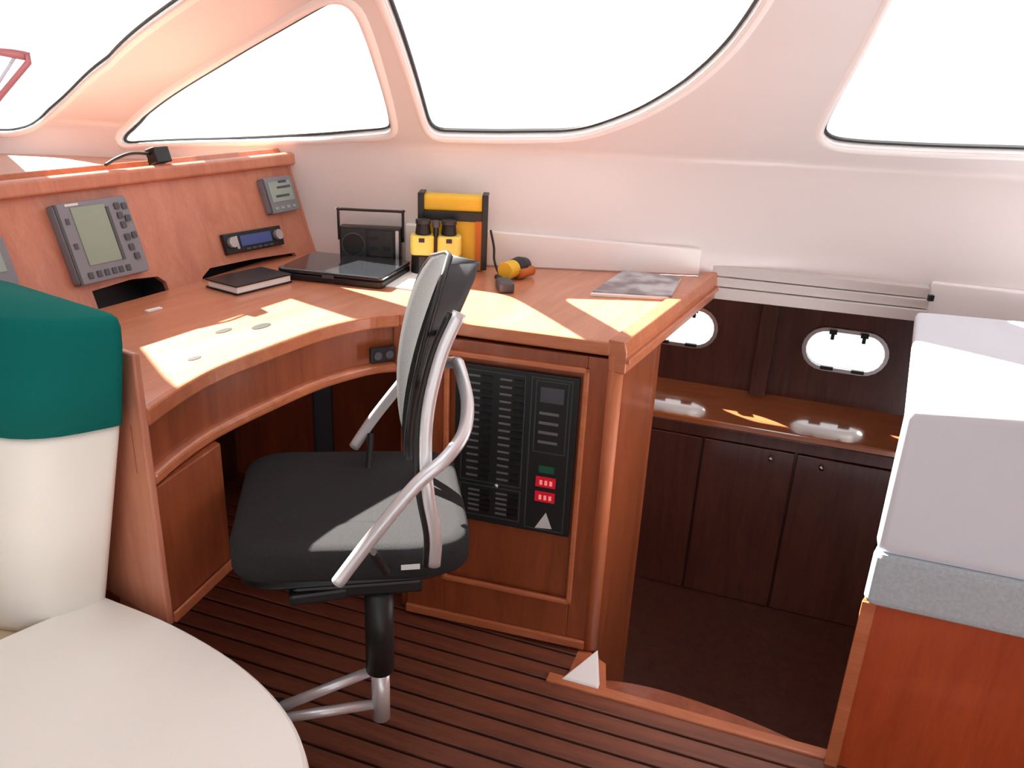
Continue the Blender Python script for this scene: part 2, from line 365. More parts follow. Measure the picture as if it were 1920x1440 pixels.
# ---- white board behind the desk and the stepped lintel over the stairwell
bs = MB(); bs.loft([[(-.30, 2.150, .751), (-.30, 2.172, .751), (-.30, 2.172, .852), (-.30, 2.150, .852)], [(.487, 2.150, .751), (.487, 2.172, .751), (.487, 2.172, .820), (.487, 2.150, .820)]])
struct(bs.build('trim_2', 'gel_white', bevel=.003), 'low white upstand along the back of the chart table')
ln = struct_empty('trim_3', 'stepped pale grey lintel over the stairwell', (.8, 2.15, .7))
l0, l1 = Vector((.53, 2.20, 0)), Vector((1.075, 2.10, 0)); ld = (l1 - l0).normalized(); lnrm = Vector((ld.y, -ld.x, 0))
for k, (zt, zb, pr) in enumerate([(.776, .748, .030), (.746, .722, .040), (.720, .690, .052)]):
    q = MB(); A = l0 + lnrm * pr; B = l1 + lnrm * pr; back = -lnrm * .12
    q.loft([[A + ZZ * zb, A + ZZ * zt, A + back + ZZ * zt, A + back + ZZ * zb], [B + ZZ * (zb - .012), B + ZZ * (zt - .012), B + back + ZZ * (zt - .012), B + back + ZZ * (zb - .012)]])
    q.build('step', 'gel_grey', ln, bevel=.002)
q = MB(); q.box((1.066, 2.055, .742), (.014, .012, .016)); q.build('catch', 'black', ln, bevel=.002)
# deck step right of the lintel
A, B = Vector((1.075, 2.085, 0)), Vector((2.2, 1.55, 0)); bk = Vector((.1, .2, 0))
q = MB(); q.loft([[A + ZZ * .55, A + ZZ * .777, A + bk + ZZ * .777, A + bk + ZZ * .55], [B + ZZ * .55, B + ZZ * .80, B + bk + ZZ * .80, B + bk + ZZ * .55]])
struct(q.build('trim_4', 'gel_white', bevel=.004), 'white moulded step of the wall behind the grey counter')

q = MB(); q.prism([(-.64, 2.29), (-.60, 2.36), (-1.0, 2.45), (-1.5, 2.47), (-2.1, 2.33), (-2.1, 1.3), (-1.22, 1.33), (-.80, 2.12)], .92, .955)  # unseen shelf, added to stop sun behind the console and bounce warm light
struct(q.build('trim_6', 'blush'), 'unseen shelf added behind the console to block sun and bounce warm light')
# ---- lower hull beyond the stairwell
HT = frame((.67, 3.45, 0), U, V); GT = frame((.647, 3.24, 0), U, V)
port_c = [(.052, .232), (.735, .218)]
def stadium(cx, cz, hw, hh, n=10):
    return [(cx + hw - hh + hh * math.cos(a), cz + hh * math.sin(a)) for a in [math.pi * (k / n - .5) for k in range(n + 1)]] + [(cx - hw + hh + hh * math.cos(a), cz + hh * math.sin(a)) for a in [math.pi * (k / n + .5) for k in range(n + 1)]]
ho = [(-1.1, -1.2), (1.7, -1.2), (1.7, .68), (-1.1, .68)]
hv, hf = holed(ho, [stadium(x, z, .15, .075) for x, z in port_c])
hw_ = MB(HT); hw_.add([(a, 0, z) for a, z in hv], hf)
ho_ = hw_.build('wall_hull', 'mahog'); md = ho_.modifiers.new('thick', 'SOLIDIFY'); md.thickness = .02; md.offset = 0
struct(ho_, 'dark mahogany hull side with two portlights')
for i, (x, z) in enumerate(port_c):
    w_ = struct_empty('window_%d' % (5 + i), ['rounded portlight half hidden by the chart table rail', 'rounded portlight above the glossy shelf beside the grey counter'][i], HT @ Vector((x, 0, z)))
    r_ = lambda hw, hh, y: [(a, y, b_) for a, b_ in stadium(x, z, hw, hh)]
    MB(HT).loft([r_(.172, .097, -.009), r_(.168, .093, -.02), r_(.152, .077, -.02), r_(.147, .072, .012), r_(.15, .075, .03)], caps=False).build('rim', 'steel', w_, smooth=False)
    MB(HT).add([(a, .012, b_) for a, b_ in stadium(x, z, .149, .074)], [list(range(22))]).build('pane', 'glass', w_)
    for dx in (-.058, .062):
        c_ = MB(HT); c_.box((x + dx, -.026, z + .078), (.03, .016, .018)); c_.box((x + dx, -.03, z + .062), (.014, .012, .03)); c_.build('clamp', 'black', w_, bevel=.002)
        c_ = MB(HT); c_.box((x + dx, -.026, z - .078), (.05, .014, .014)); c_.build('hinge', 'black', w_, bevel=.002)
    w_['kind'] = 'structure'
hp_ = MB(HT); hp_.box((.42, -.03, .33), (.07, .06, .70)); struct(hp_.build('trim_5', 'mahog', bevel=.006), 'upright mahogany post between the two portlights')
hs = MB(HT)
for (a0, a1, b0_, b1_, z0, z1) in [(-1.1, 1.7, -1.8, 0, -1.0, -.95)]: hs.box(((a0 + a1) / 2, (b0_ + b1_) / 2, (z0 + z1) / 2), (a1 - a0, b1_ - b0_, z1 - z0))
struct(hs.build('floor_hull', 'mahog'), 'unlit sole of the lower hull')
q = MB(HT); q.box((.3, -.55, .69), (2.8, 1.14, .02)); struct(q.build('ceiling_hull', 'gel_grey'), 'underside of the deck over the lower hull')
q = MB(HT); q.box((-1.1, -.9, -.15), (.02, 1.8, 1.7)); struct(q.build('wall_hull_left', 'mahog'), 'dark end bulkhead of the lower hull')
q = MB(HT); q.box((1.7, -.9, -.52), (.02, 1.8, .96)); q.box((1.7, -.5, .33), (.02, 1.0, .70)); struct(q.build('wall_hull_right', 'mahog'), 'dark bulkhead of the lower hull behind the grey counter')
# bulkheads closing the hull off from the saloon
bh = MB()
for p0, p1, z0, z1 in [((-2.12, 2.2), (-1.05, 2.37), -1, .755), ((-1.05, 2.37), (-.1, 2.13), -1, .74), ((-.1, 2.13), (.345, 1.86), -1, .735)]:
    p0 = Vector((*p0, 0)); p1 = Vector((*p1, 0)); d = (p1 - p0).normalized(); n_ = Vector((-d.y, d.x, 0)) * .02
    bh.loft([[p0 + ZZ * z0, p0 + n_ + ZZ * z0, p0 + n_ + ZZ * z1, p0 + ZZ * z1], [p1 + ZZ * z0, p1 + n_ + ZZ * z0, p1 + n_ + ZZ * z1, p1 + ZZ * z1]])
struct(bh.build('wall_bulkhead', 'cherry'), 'wooden bulkhead behind the knee space of the chart table')
q = MB(FT); q.box((.3, -.10, -.5), (1.6, .02, .94)); struct(q.build('wall_stairwell', 'mahog'), 'dark riser below the stairwell nosing')

# ================================================================== HULL FURNITURE
sh = MB(GT); sh.loft([[(a, -.012, -.128), (a, -.012, -.10), (a, .205, -.018), (a, .205, -.045)] for a in (-1.05, 1.5)])
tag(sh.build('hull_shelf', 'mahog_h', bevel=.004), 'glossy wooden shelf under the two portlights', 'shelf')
hc = thing('hull_locker', 'dark mahogany locker with doors under the glossy shelf', 'cabinet', GT @ Vector((.4, .1, -.95)))
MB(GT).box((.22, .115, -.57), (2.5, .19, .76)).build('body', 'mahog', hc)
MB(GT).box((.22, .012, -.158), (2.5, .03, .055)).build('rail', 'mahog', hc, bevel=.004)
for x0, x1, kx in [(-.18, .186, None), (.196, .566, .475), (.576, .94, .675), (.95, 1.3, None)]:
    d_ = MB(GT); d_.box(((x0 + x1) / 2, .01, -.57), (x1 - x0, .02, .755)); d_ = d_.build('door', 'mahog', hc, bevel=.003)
    if kx: MB(GT).cyl((kx, -.008, -.228), .011, .016, 16, 'Y', .008).build('knob', 'steel', d_, smooth=True)

# ================================================================== CHART TABLE
front = spline([(-.545, 1.112, 0), (-.534, 1.2, 0), (-.51, 1.298, 0), (-.455, 1.419, 0), (-.386, 1.546, 0), (-.305, 1.636, 0), (-.245, 1.667, 0)], 6)
front = [(p.x, p.y) for p in front] + [(-.127, 1.628), (.192, 1.537)]
desk_poly = front + [(.20, 1.545), (.555, 2.26), (.51, 2.20), (.487, 2.148), (-.30, 2.148), (-.40, 2.225), (-.60, 2.29), (-.78, 1.78), (-.86, 1.60), (-.80, 1.29)]
wt = thing('chart_table_top', 'curved cherry worktop of the navigation station', 'worktop', (-.2, 1.85, .735))
MB().prism(desk_poly, .728, .75).build('worktop_board', 'cherry_top', wt, bevel=.003)
def strip(path, out, z0, z1, thick):
    """band following a plan path, pushed outward (towards the sitter) by out"""
    P = [Vector((p[0], p[1], 0)) for p in path]; A = []
    for i, p in enumerate(P):
        t = (P[min(i + 1, len(P) - 1)] - P[max(i - 1, 0)]).normalized(); n_ = Vector((t.y, -t.x, 0)); A.append((p + n_ * out, p + n_ * (out - thick)))
    mb = MB(); mb.loft([[a + ZZ * z0, a + ZZ * z1, b_ + ZZ * z1, b_ + ZZ * z0] for a, b_ in A]); return mb
curve = front[:-2]; straight = [front[-3], front[-2], front[-1]]
strip(curve, .004, .722, .751, .012).build('edge_trim', 'cherry_edge', wt, bevel=.004)
strip(straight, .004, .722, .751, .012).build('edge_trim', 'cherry_edge', wt, bevel=.004)
strip(curve, -.012, .640, .7215, .016).build('apron', 'cherry', wt)
strip(curve, .002, .618, .642, .03).build('lower_trim', 'cherry_edge', wt, bevel=.008, seg=3)
# rail on the right-hand side, over the stairwell
sd = Vector((.355, .718, 0)).normalized(); sn = Vector((sd.y, -sd.x, 0))
r0, r1 = Vector((.19, 1.535, 0)), Vector((.552, 2.262, 0))
q = MB(); q.loft([[r + ZZ * z + sn * o for o, z in ((-.004, .751), (-.004, .757), (.03, .757), (.036, .735), (.036, .69), (.0, .69))] for r in (r0, r1)])
q.build('side_rail', 'cherry_edge', wt, bevel=.003)
q = MB(); q.loft([[r + ZZ * z + sn * o for o, z in ((.03, .722), (.044, .722), (.044, .712), (.03, .712))] for r in (r0, r1)]); q.build('rail_bead', 'cherry_edge', wt, bevel=.002)
q = MB(); cb = Vector((-.245, 1.667, 0)); q.box((cb.x, cb.y + .008, .672), (.022, .03, .11), Matrix.Rotation(-.2, 3, 'Z')); q.build('corner_block', 'cherry', wt, bevel=.003)
for x, y, rx, ry in [(-.501, 1.539, .024, .012), (-.562, 1.500, .02, .009), (-.558, 1.34, .014, .007)]:  # thin black ovals set into the worktop
    MB(frame((x, y, .7502), (.43, .9, 0), (-.9, .43, 0))).add([(rx * math.cos(a), ry * math.sin(a), z) for z in (-.004, .0006) for a in [2 * math.pi * k / 20 for k in range(20)]], [list(range(20, 40))] + [[k, (k + 1) % 20, 20 + (k + 1) % 20, 20 + k] for k in range(20)]).build('dark_oval', 'black', wt)
MB().box((-.485, 1.93, .35), (.05, .035, .73), Matrix.Rotation(.3, 3, 'Z')).build('leg', 'navy', wt, bevel=.004)

# ---- cabinet carrying the switch panel
CU = Vector((.9659, -.259, 0)); CN = Vector((-.259, -.9659, 0)); C0 = Vector((.195, 1.54, 0))
CT = frame(C0, CU, ZZ, CN)                     # x along front, y up, z towards the sitter
cb_ = thing('switch_cabinet', 'cherry cabinet holding the black switch panel beside the stairwell', 'cabinet', C0)
q = MB(CT); q.box((-.22, .358, -.02), (.44, .70, .02)); q.build('back_panel', 'cherry', cb_)
for nm, x0, x1, y0, y1 in [('stile', -.045, .002, .012, .715), ('stile', -.44, -.345, .012, .715), ('rail', -.3449, -.0451, .684, .715), ('rail', -.3449, -.0451, .012, .125)]:
    q = MB(CT); q.box(((x0 + x1) / 2, (y0 + y1) / 2, -.004), (x1 - x0, y1 - y0, .014)); q.build(nm, 'cherry', cb_, bevel=.002)
q = MB(CT); f_ = [(-.3449, .125), (-.045, .125), (-.045, .684), (-.3449, .684)]
for (xa, ya), (xb, yb) in zip(f_, f_[1:] + f_[:1]):
    q.box(((xa + xb) / 2, (ya + yb) / 2, .004), (abs(xb - xa) + .012, abs(yb - ya) + .012, .010))
q.build('panel_moulding', 'cherry_edge', cb_, bevel=.003)
q = MB(CT); q.tube([(.010, .008, -.008), (.010, .726, -.008)], .017, 14); q.build('corner_post', 'cherry_post', cb_, smooth=True)
s0, s1 = Vector((.205, 1.555, 0)), Vector((.345, 1.86, 0)); sdn = (s1 - s0).normalized(); snn = Vector((-sdn.y, sdn.x, 0)) * .018
q = MB(); q.loft([[s + ZZ * -.9, s + snn + ZZ * -.9, s + snn + ZZ * .727, s + ZZ * .727] for s in (s0, s1)]); q.build('side_panel', 'cherry', cb_, bevel=.002)
q = MB(CT); q.box((.01, -.1, -.016), (.03, .2, .02)); q.build('foot_board', 'cherry', cb_)
q = MB(CT); q.box((-.45, .358, -.08), (.018, .70, .14)); q.build('side_panel', 'cherry', cb_, bevel=.002)
q = MB(CT); q.box((-.22, .02, .008), (.44, .022, .01)); q.build('kick_strip', 'cherry_edge', cb_, bevel=.003)

# ---- switch panel
PT = frame(C0 + CU * -.192 + ZZ * .477 + CN * -.006, CU, ZZ, CN)
sp = thing('electrical_switchboard', 'black electrical switchboard with rows of breakers and red readouts', 'switchboard', PT @ Vector((0, 0, 0)))
q = MB(PT); q.box((0, 0, .004), (.268, .374, .008)); q.build('plate', 'panelblack', sp, bevel=.002)
def outline(x0, x1, y0, y1, nm='border'):
    q = MB(PT)
    for xa, ya, xb, yb in ((x0, y0, x1, y0), (x1, y0, x1, y1), (x1, y1, x0, y1), (x0, y1, x0, y0)):
        q.box(((xa + xb) / 2, (ya + yb) / 2, .0084), (abs(xb - xa) + .0022, abs(yb - ya) + .0022, .0012))
    q.build(nm, 'line', sp)
outline(-.118, .020, -.085, .176); outline(-.118, .020, -.170, -.095); outline(.044, .112, .01, .172); outline(.034, .120, -.178, .178)
bm1 = MB(); bm1.box((0, 0, .002), (.022, .0075, .004)); bme = bpy.data.meshes.new('breaker'); bme.from_pydata([tuple(p) for p in bm1.v], [], bm1.f); bme.materials.append(M['black'])
bm2 = MB(); bm2.box((0, 0, .0006), (.026, .0045, .0012)); lme = bpy.data.meshes.new('name_strip'); lme.from_pydata([tuple(p) for p in bm2.v], [], bm2.f); lme.materials.append(M['label'])
def on_panel(me, nm, x, y, z=.008):
    o = bpy.data.objects.new(nm, me); COL.objects.link(o); o.parent = sp
    Tm = parent_world(sp).inverted() @ PT @ Matrix.Translation((x, y, z)); o.matrix_local = Tm; return o
for cx in (-.104, -.034):
    for k in range(15):
        y = .163 - k * .0168
        on_panel(lme, 'name_strip', cx + .012, y); on_panel(bme, 'breaker', cx + .041, y)
for cx in (-.100, -.036):
    for k in range(5):
        y = -.108 - k * .0125
        on_panel(lme, 'name_strip', cx + .014, y); on_panel(bme, 'breaker', cx + .041, y)
q = MB(PT); q.box((.078, .142, .0086), (.05, .034, .0016)); q.build('meter_window', 'grey_dk', sp)
for k in range(4):
    q = MB(PT); q.box((.074, .10 - k * .022, .0086), (.042, .006, .0014)); q.build('name_strip', 'label', sp)
q = MB(PT); q.box((.076, -.030, .0088), (.034, .016, .0018)); q.build('green_tag', 'green', sp)
for y, in ((-.060,), (-.096,)):
    q = MB(PT); q.box((.076, y, .0092), (.044, .024, .0026)); d_ = q.build('readout', 'red', sp)
    for dx in (-.010, .001, .012):
        q = MB(PT); q.box((.076 + dx, y - .001, .0107), (.006, .011, .0008)); q.build('digit', 'redlit', d_)
q = MB(PT); q.add([(.096, -.172, .0086), (.058, -.176, .0086), (.081, -.134, .0086), (.096, -.172, .0098), (.058, -.176, .0098), (.081, -.134, .0098)], [(0, 1, 2), (5, 4, 3), (0, 3, 4, 1), (1, 4, 5, 2), (2, 5, 3, 0)]); q.build('triangle_emblem', 'white', sp)
q = MB(PT); q.cyl((-.034, -.088, .011), .005, .008, 12); q.build('screw', 'steel', sp, smooth=True)

# ---- socket on the apron
i_ = 33; p = Vector((-.268, 1.668, .684)); tq = Vector((.086, .045, 0)).normalized()
ST = frame((-.281, 1.6415, .668), (.845, .535, 0), ZZ)
so = thing('power_socket', 'small black double socket set in the desk apron', 'socket', ST @ Vector((0, 0, 0)))
q = MB(ST); q.box((0, 0, .004), (.056, .034, .014)); q.build('plate', 'black', so, bevel=.003)
for dx in (-.013, .013):
    q = MB(ST); q.cyl((dx, 0, .0115), .009, .004, 16); q.build('outlet', 'grey_dk', so)

# ================================================================== CONSOLE
J0 = Vector((-.558, 2.242, .75)); EX = Vector((.43, .902, 0)).normalized(); EY = Vector((-.28, .134, .951)).normalized()
KT = frame(J0, EX, EY)                          # x along (0 at the far end, negative towards the camera), y up the face, z out
KN = EX.cross(EY)
co = thing('instrument_console', 'raked cherry console with instruments behind the chart table', 'console', J0)
slot1 = [(-.70, -.010), (-.70, .036), (-.60, .041), (-.535, .034), (-.518, .018), (-.516, -.010)]
slot2 = [(-.425, -.012), (-.415, .008), (-.385, .024), (-.234, .020), (-.09, .010), (-.076, -.012)]
fo = [(-.98, -.03), (.0, -.03), (-.004, .262), (-.98, .262)]
for s_ in (slot1, slot2):
    for i in range(len(s_)):
        if s_[i][1] < 0: s_[i] = (s_[i][0], -.024)
fv, ff = holed(fo, [slot1, slot2])
q = MB(KT); q.add([(a, b_, 0) for a, b_ in fv], ff); o = q.build('face', 'cherry_con', co); md = o.modifiers.new('t', 'SOLIDIFY'); md.thickness = .014; md.offset = -1 if o.data.polygons[0].normal.dot(KN) > 0 else 1
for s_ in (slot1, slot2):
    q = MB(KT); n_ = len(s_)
    q.loft([[(a, b_, -.012) for a, b_ in s_], [(a, b_, -.09) for a, b_ in s_]], caps=False); q.add([(a, b_, -.09) for a, b_ in s_], [list(range(n_))]); q.build('cubby', 'shell', co)  # dark lining colour stands in for the shade deep in the slots
q = MB(KT); q.loft([[(x, y, z) for y, z in ((.236, -.02), (.236, .020), (.262, .026), (.270, .016), (.274, -.13), (.255, -.13))] for x in (-.98, .004)]); q.build('top_ledge', 'cherry_con', co, bevel=.004)
q = MB(KT); q.loft([[(x, y, z) for y, z in ((.268, -.012), (.288, -.018), (.288, -.036), (.270, -.045))] for x in (-.98, .0)]); q.build('fiddle_rail', 'cherry_edge', co, bevel=.003)
q = MB(KT); q.prism([(-.022, -.03), (.006, -.03), (.006, .24), (-.022, .24)], -.016, .003); q.build('end_strip', 'cherry_con', co, bevel=.003)
q = MB(KT); q.add([(.004, -.03, -.014), (.004, .262, -.014), (.004, .262, -.13), (.004, -.03, -.13), (.0, -.03, -.014), (.0, .262, -.014), (.0, .262, -.13), (.0, -.03, -.13)], [(0, 1, 2, 3), (7, 6, 5, 4), (0, 4, 5, 1), (1, 5, 6, 2), (2, 6, 7, 3), (3, 7, 4, 0)]); q.build('end_cheek', 'cherry_con', co)

def instr(x, y, rot=0): return KT @ Matrix.Translation((x, y, 0)) @ Matrix.Rotation(rot, 4, 'Z')
# chart plotter
T = instr(-.650, .132)
cp = thing('chart_plotter', 'large grey chart plotter with green screen on the console', 'instrument', T @ Vector((0, 0, 0)))
q = MB(T); q.prism([p for p in round_poly([(-.086, -.082), (.086, -.082), (.086, .082), (-.086, .082)], .01)], .001, .022); q.build('case', 'grey', cp, bevel=.003)
q = MB(T); q.prism([p for p in round_poly([(-.084, -.080), (-.078, -.080), (-.078, .080), (-.084, .080)], .002)], .002, .024); q.build('bezel_edge', 'grey_dk', cp)
q = MB(T); q.box((-.012, .012, .0225), (.078, .118, .003)); b_ = q.build('screen', 'lcd', cp, bevel=.001)
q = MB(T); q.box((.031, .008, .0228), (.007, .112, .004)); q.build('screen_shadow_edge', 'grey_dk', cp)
q = MB(T); q.box((-.045, .0765, .0226), (.03, .005, .0016)); q.build('badge', 'white', cp)
for x, y in [(.055, .062), (.073, .060), (.056, .042), (.072, .034), (.057, .022), (.056, -.004), (.074, -.002), (.058, -.026), (.064, -.046)]:
    q = MB(T); q.prism(round_poly([(x - .006, y - .007), (x + .006, y - .007), (x + .006, y + .007), (x - .006, y + .007)], .003, 2), .021, .0255); q.build('key', 'grey_dk', cp)
for x in (-.056, -.036, -.018, .0, .016, .034):
    q = MB(T); q.box((x, -.066, .0232), (.011, .013, .003)); q.build('soft_key', 'grey_dk', cp, bevel=.001)
for y in (.045, -.005):
    q = MB(T); q.box((-.065, y, .0228), (.008, .012, .002)); q.build('side_key', 'grey_dk', cp)
# small wind display
T = instr(-.096, .164)
sd_ = thing('wind_display', 'small square grey display at the far end of the console', 'instrument', T @ Vector((0, 0, 0)))
q = MB(T); q.prism(round_poly([(-.056, -.046), (.056, -.046), (.056, .046), (-.056, .046)], .008), .001, .02); q.build('case', 'grey', sd_, bevel=.002)
q = MB(T); q.prism([(-.055, -.044), (-.050, -.044), (-.050, .044), (-.055, .044)], .002, .0215); q.build('bezel_edge', 'grey_dk', sd_)
q = MB(T); q.box((.002, .008, .0205), (.084, .052, .002)); q.build('screen', 'lcd2', sd_)
for r in (-.012, .010, .024):
    q = MB(T); q.box((.002 + (r > 0) * .012, .008 + r, .0218), (.05 if r < .02 else .03, .006, .001)); q.build('readout_line', 'grey_dk', sd_)
for x in (-.032, -.010, .012, .034):
    q = MB(T); q.box((x, -.034, .0205), (.014, .008, .003)); q.build('key', 'lcd2', sd_, bevel=.001)
# stereo
T = instr(-.228, .066, -.03)
st_ = thing('car_stereo', 'slim car stereo with blue display set in the console', 'stereo', T @ Vector((0, 0, 0)))
q = MB(T); q.box((0, 0, .006), (.200, .050, .012)); q.build('case', 'black', st_, bevel=.002)
q = MB(T); q.box((.004, .002, .0125), (.106, .026, .003)); q.build('display', 'blue', st_)
q = MB(T); q.box((-.062, 0, .0125), (.008, .032, .003)); q.build('chrome_bar', 'silver', st_)
for x in (-.080, .080):
    q = MB(T); q.cyl((x, .002, .017), .013, .010, 20); q.build('knob', 'silver', st_, smooth=False)
for k in range(5):
    q = MB(T); q.box((-.03 + .02 * k, -.019, .0125), (.014, .005, .003)); q.build('preset_key', 'grey_dk', st_)
# display cut by the left edge of the picture
T = instr(-.905, .125)
le = thing('depth_display', 'grey instrument at the left edge of the console, partly cut off', 'instrument', T @ Vector((0, 0, 0)))
q = MB(T); q.prism(round_poly([(-.056, -.046), (.056, -.046), (.056, .046), (-.056, .046)], .008), .001, .02); q.build('case', 'grey', le, bevel=.002)
q = MB(T); q.box((-.002, .008, .0205), (.084, .052, .002)); q.build('screen', 'lcd2', le)
# black box with cable on the ledge
T = KT @ Matrix.Translation((-.432, .291, .006))
bb = thing('compass_sensor', 'small black box with a short cable on the console ledge', 'sensor', T @ Vector((0, -.015, 0)))
q = MB(T); q.box((0, 0, 0), (.044, .036, .03)); q.build('housing', 'black', bb, bevel=.003)
q = MB(T); q.tube(spline([(-.02, .006, 0), (-.07, .010, 0), (-.11, .002, .0), (-.145, -.010, .004)], 6), .0035, 8); q.build('cable', 'black', bb, smooth=True)

# ---- panelled end box between settee and table
eb = thing('table_end_cabinet', 'upright cherry end cabinet under the near end of the table', 'cabinet', (-.65, 1.27, .36))
epoly = [(-.545, 1.112), (-.503, 1.28), (-.72, 1.44), (-.83, 1.29)]
q = MB(); q.prism([epoly[0], epoly[1], epoly[2], epoly[3]], .365, .617); q.build('body', 'cherry', eb, bevel=.002)
q = MB(); ed = Vector((-.285, .178, 0)).normalized(); en = Vector((-ed.y, ed.x, 0))
A = Vector((-.545, 1.112, 0)); B = Vector((-.83, 1.29, 0)); nrm = Vector((-.53, -.848, 0))
q.loft([[p + ZZ * .365 + nrm * .001, p + ZZ * .365 + nrm * .013, p + ZZ * zt + nrm * .013, p + ZZ * zt + nrm * .001] for p, zt in ((A + Vector((.004, 0, 0)), .840), (B, .840))]); q.build('front_panel', 'cherry_con', eb, bevel=.003)
q = MB(); q.loft([[Vector((*p, 0)) + Vector((.001, 0, 0)) + ZZ * .365, Vector((*p, 0)) + Vector((.007, 0, 0)) + ZZ * .365, Vector((*p, 0)) + Vector((.007, 0, 0)) + ZZ * .385, Vector((*p, 0)) + Vector((.001, 0, 0)) + ZZ * .385] for p in epoly[:2]]); q.build('bottom_trim', 'cherry_edge', eb, bevel=.002)
q = MB(); q.prism([(-.70, 1.24), (-.66, 1.34), (-.74, 1.42), (-.83, 1.30)], 0, .366); q.build('plinth', 'cherry', eb)

# ================================================================== THINGS ON THE TABLE
DZ = .7505
# laptop
T = frame((-.425, 1.985, DZ), (.975, -.22, 0), (.22, .975, 0))
la = thing('laptop', 'closed black laptop on the table in front of the radio', 'laptop', T @ Vector((0, 0, 0)))
q = MB(T); q.prism(round_poly([(-.135, -.10), (.135, -.10), (.135, .10), (-.135, .10)], .015), 0, .016); q.build('base', 'black', la, bevel=.003)
q = MB(T); q.prism(round_poly([(-.135, -.10), (.135, -.10), (.135, .10), (-.135, .10)], .015), .0175, .027)
M['lid'] = plain('glossy_black_lid', srgb(40, 42, 46), .14, coat=.6); q.build('lid', 'lid', la, bevel=.003)
q = MB(T); q.box((0, -.1005, .017), (.03, .003, .008)); q.build('latch', 'grey_dk', la)
# book in the cubby
T = frame((-.610, 1.838, DZ), (.53, .848, 0), (-.848, .53, 0))
bk_ = thing('logbook', 'thin black book with pale page edges half in the console slot', 'book', T @ Vector((0, 0, 0)))
q = MB(T); q.box((0, .01, .011), (.155, .098, .014)); q.build('pages', 'paper', bk_)
q = MB(T); q.box((0, .012, .0195), (.162, .106, .003)); q.box((0, .012, .0025), (.162, .106, .003)); q.build('cover', 'black', bk_)
# radio
T = frame((-.385, 2.118, DZ), (1, .0, 0), (0, 1, 0))
ra = thing('portable_radio', 'black portable radio with carrying handle and round speaker', 'radio', T @ Vector((0, 0, 0)))
q = MB(T); q.prism(round_poly([(-.080, -.016), (.080, -.016), (.080, .018), (-.080, .018)], .005), .0, .098); q.build('body', 'black', ra, bevel=.003)
q = MB(T); q.box((-.043, -.0168, .051), (.064, .003, .084)); q.build('speaker_panel', 'shell', ra)
q = MB(T); q.cyl((-.043, -.019, .052), .028, .003, 28, 'Y'); sg = q.build('speaker_grille', 'black', ra)
q = MB(T); q.tube([(-.043 + .029 * math.cos(a), -.019, .052 + .029 * math.sin(a)) for a in [2 * math.pi * k / 28 for k in range(28)]], .0018, 6, closed=True); q.build('speaker_ring', 'grey_dk', sg)
q = MB(T); q.box((.028, -.0168, .05), (.062, .003, .08)); q.build('dial_panel', 'shell', ra)
q = MB(T); q.box((.0705, -.0172, .05), (.008, .004, .084)); q.build('chrome_strip', 'silver', ra)
for k in range(5):
    q = MB(T); q.box((.010 + (k % 2) * .034, -.0185, .018 + (k // 2) * .026), (.022, .002, .010)); q.build('button', 'black', ra)
q = MB(T); q.tube(spline([(-.0835, 0, .06), (-.0835, -.002, .135), (-.080, -.002, .139), (.0, -.002, .139), (.080, -.002, .139), (.0835, -.002, .135), (.0835, 0, .06)], 5), .0035, 8); q.build('handle', 'black', ra, smooth=True)
# binocular case
T = frame((-.168, 2.105, DZ), (1, 0, 0), (0, 1, 0))
ca = thing('binocular_case', 'yellow binocular case with black straps behind the binoculars', 'case', T @ Vector((0, 0, 0)))
q = MB(T); q.prism(round_poly([(-.085, -.022), (.082, -.022), (.082, .030), (-.085, .030)], .012), .0, .150); q.build('body', 'yellow', ca, bevel=.008, seg=3)
q = MB(T); q.prism(round_poly([(-.087, -.024), (.084, -.024), (.084, .032), (-.087, .032)], .012), .1505, .190); q.build('lid', 'yellow', ca, bevel=.010, seg=3)
q = MB(T); q.box((.0, -.0262, .140), (.165, .006, .024)); q.build('trim_band', 'black', ca, bevel=.002)
for x in (-.082, .080):
    q = MB(T); q.box((x, -.026, .100), (.016, .010, .19)); q.box((x, -.002, .1935), (.016, .058, .006)); q.build('strap', 'black', ca, bevel=.002)
q = MB(T); q.box((.068, -.0275, .07), (.022, .006, .12)); q.build('side_webbing', 'orange', ca)
# binoculars standing on their objectives
T = frame((-.208, 2.045, DZ), (1, .05, 0), (-.05, 1, 0))
bi = thing('binoculars', 'yellow and black binoculars standing upright on the table', 'binoculars', T @ Vector((0, 0, 0)))
for s_ in (-1, 1):
    x = s_ * .034
    q = MB(T); q.cyl((x, 0, .024), .029, .048, 24, 'Z', .027); tb = q.build('objective_tube', 'black', bi, smooth=False, bevel=.003)
    q = MB(T); q.prism(round_poly([(x - .030, -.028), (x + .030, -.028), (x + .030, .026), (x - .030, .026)], .016), .0485, .098); q.build('body', 'yellow_l', bi, bevel=.006, seg=3)
    q = MB(T); q.box((x - s_ * 0, -.0292, .088), (.014, .003, .010)); q.build('strap_lug', 'black', bi)
    q = MB(T); q.cyl((x * .95, 0, .112), .020, .026, 20, 'Z', .017); ep = q.build('eyepiece', 'black', bi, bevel=.002)
    q = MB(T); q.cyl((x * .95, 0, .130), .019, .010, 20); q.build('eyecup', 'shell', ep)
q = MB(T); q.cyl((0, -.004, .085), .007, .07, 14); q.build('hinge', 'black', bi)
q = MB(T); q.cyl((0, -.004, .126), .010, .016, 16); q.build('focus_wheel', 'grey_dk', bi)
# strap of the case trailing to the handheld
sv = spline([(-.072, 2.075, .86), (-.062, 2.062, .82), (-.060, 2.055, .79), (-.050, 2.04, .765), (-.038, 2.02, .7555)], 6)
q = MB(); q.tube(sv, .009, 8, flat=(1, .35)); tag(q.build('carry_strap', 'black', smooth=True), 'black carry strap trailing down from the yellow case', 'strap')
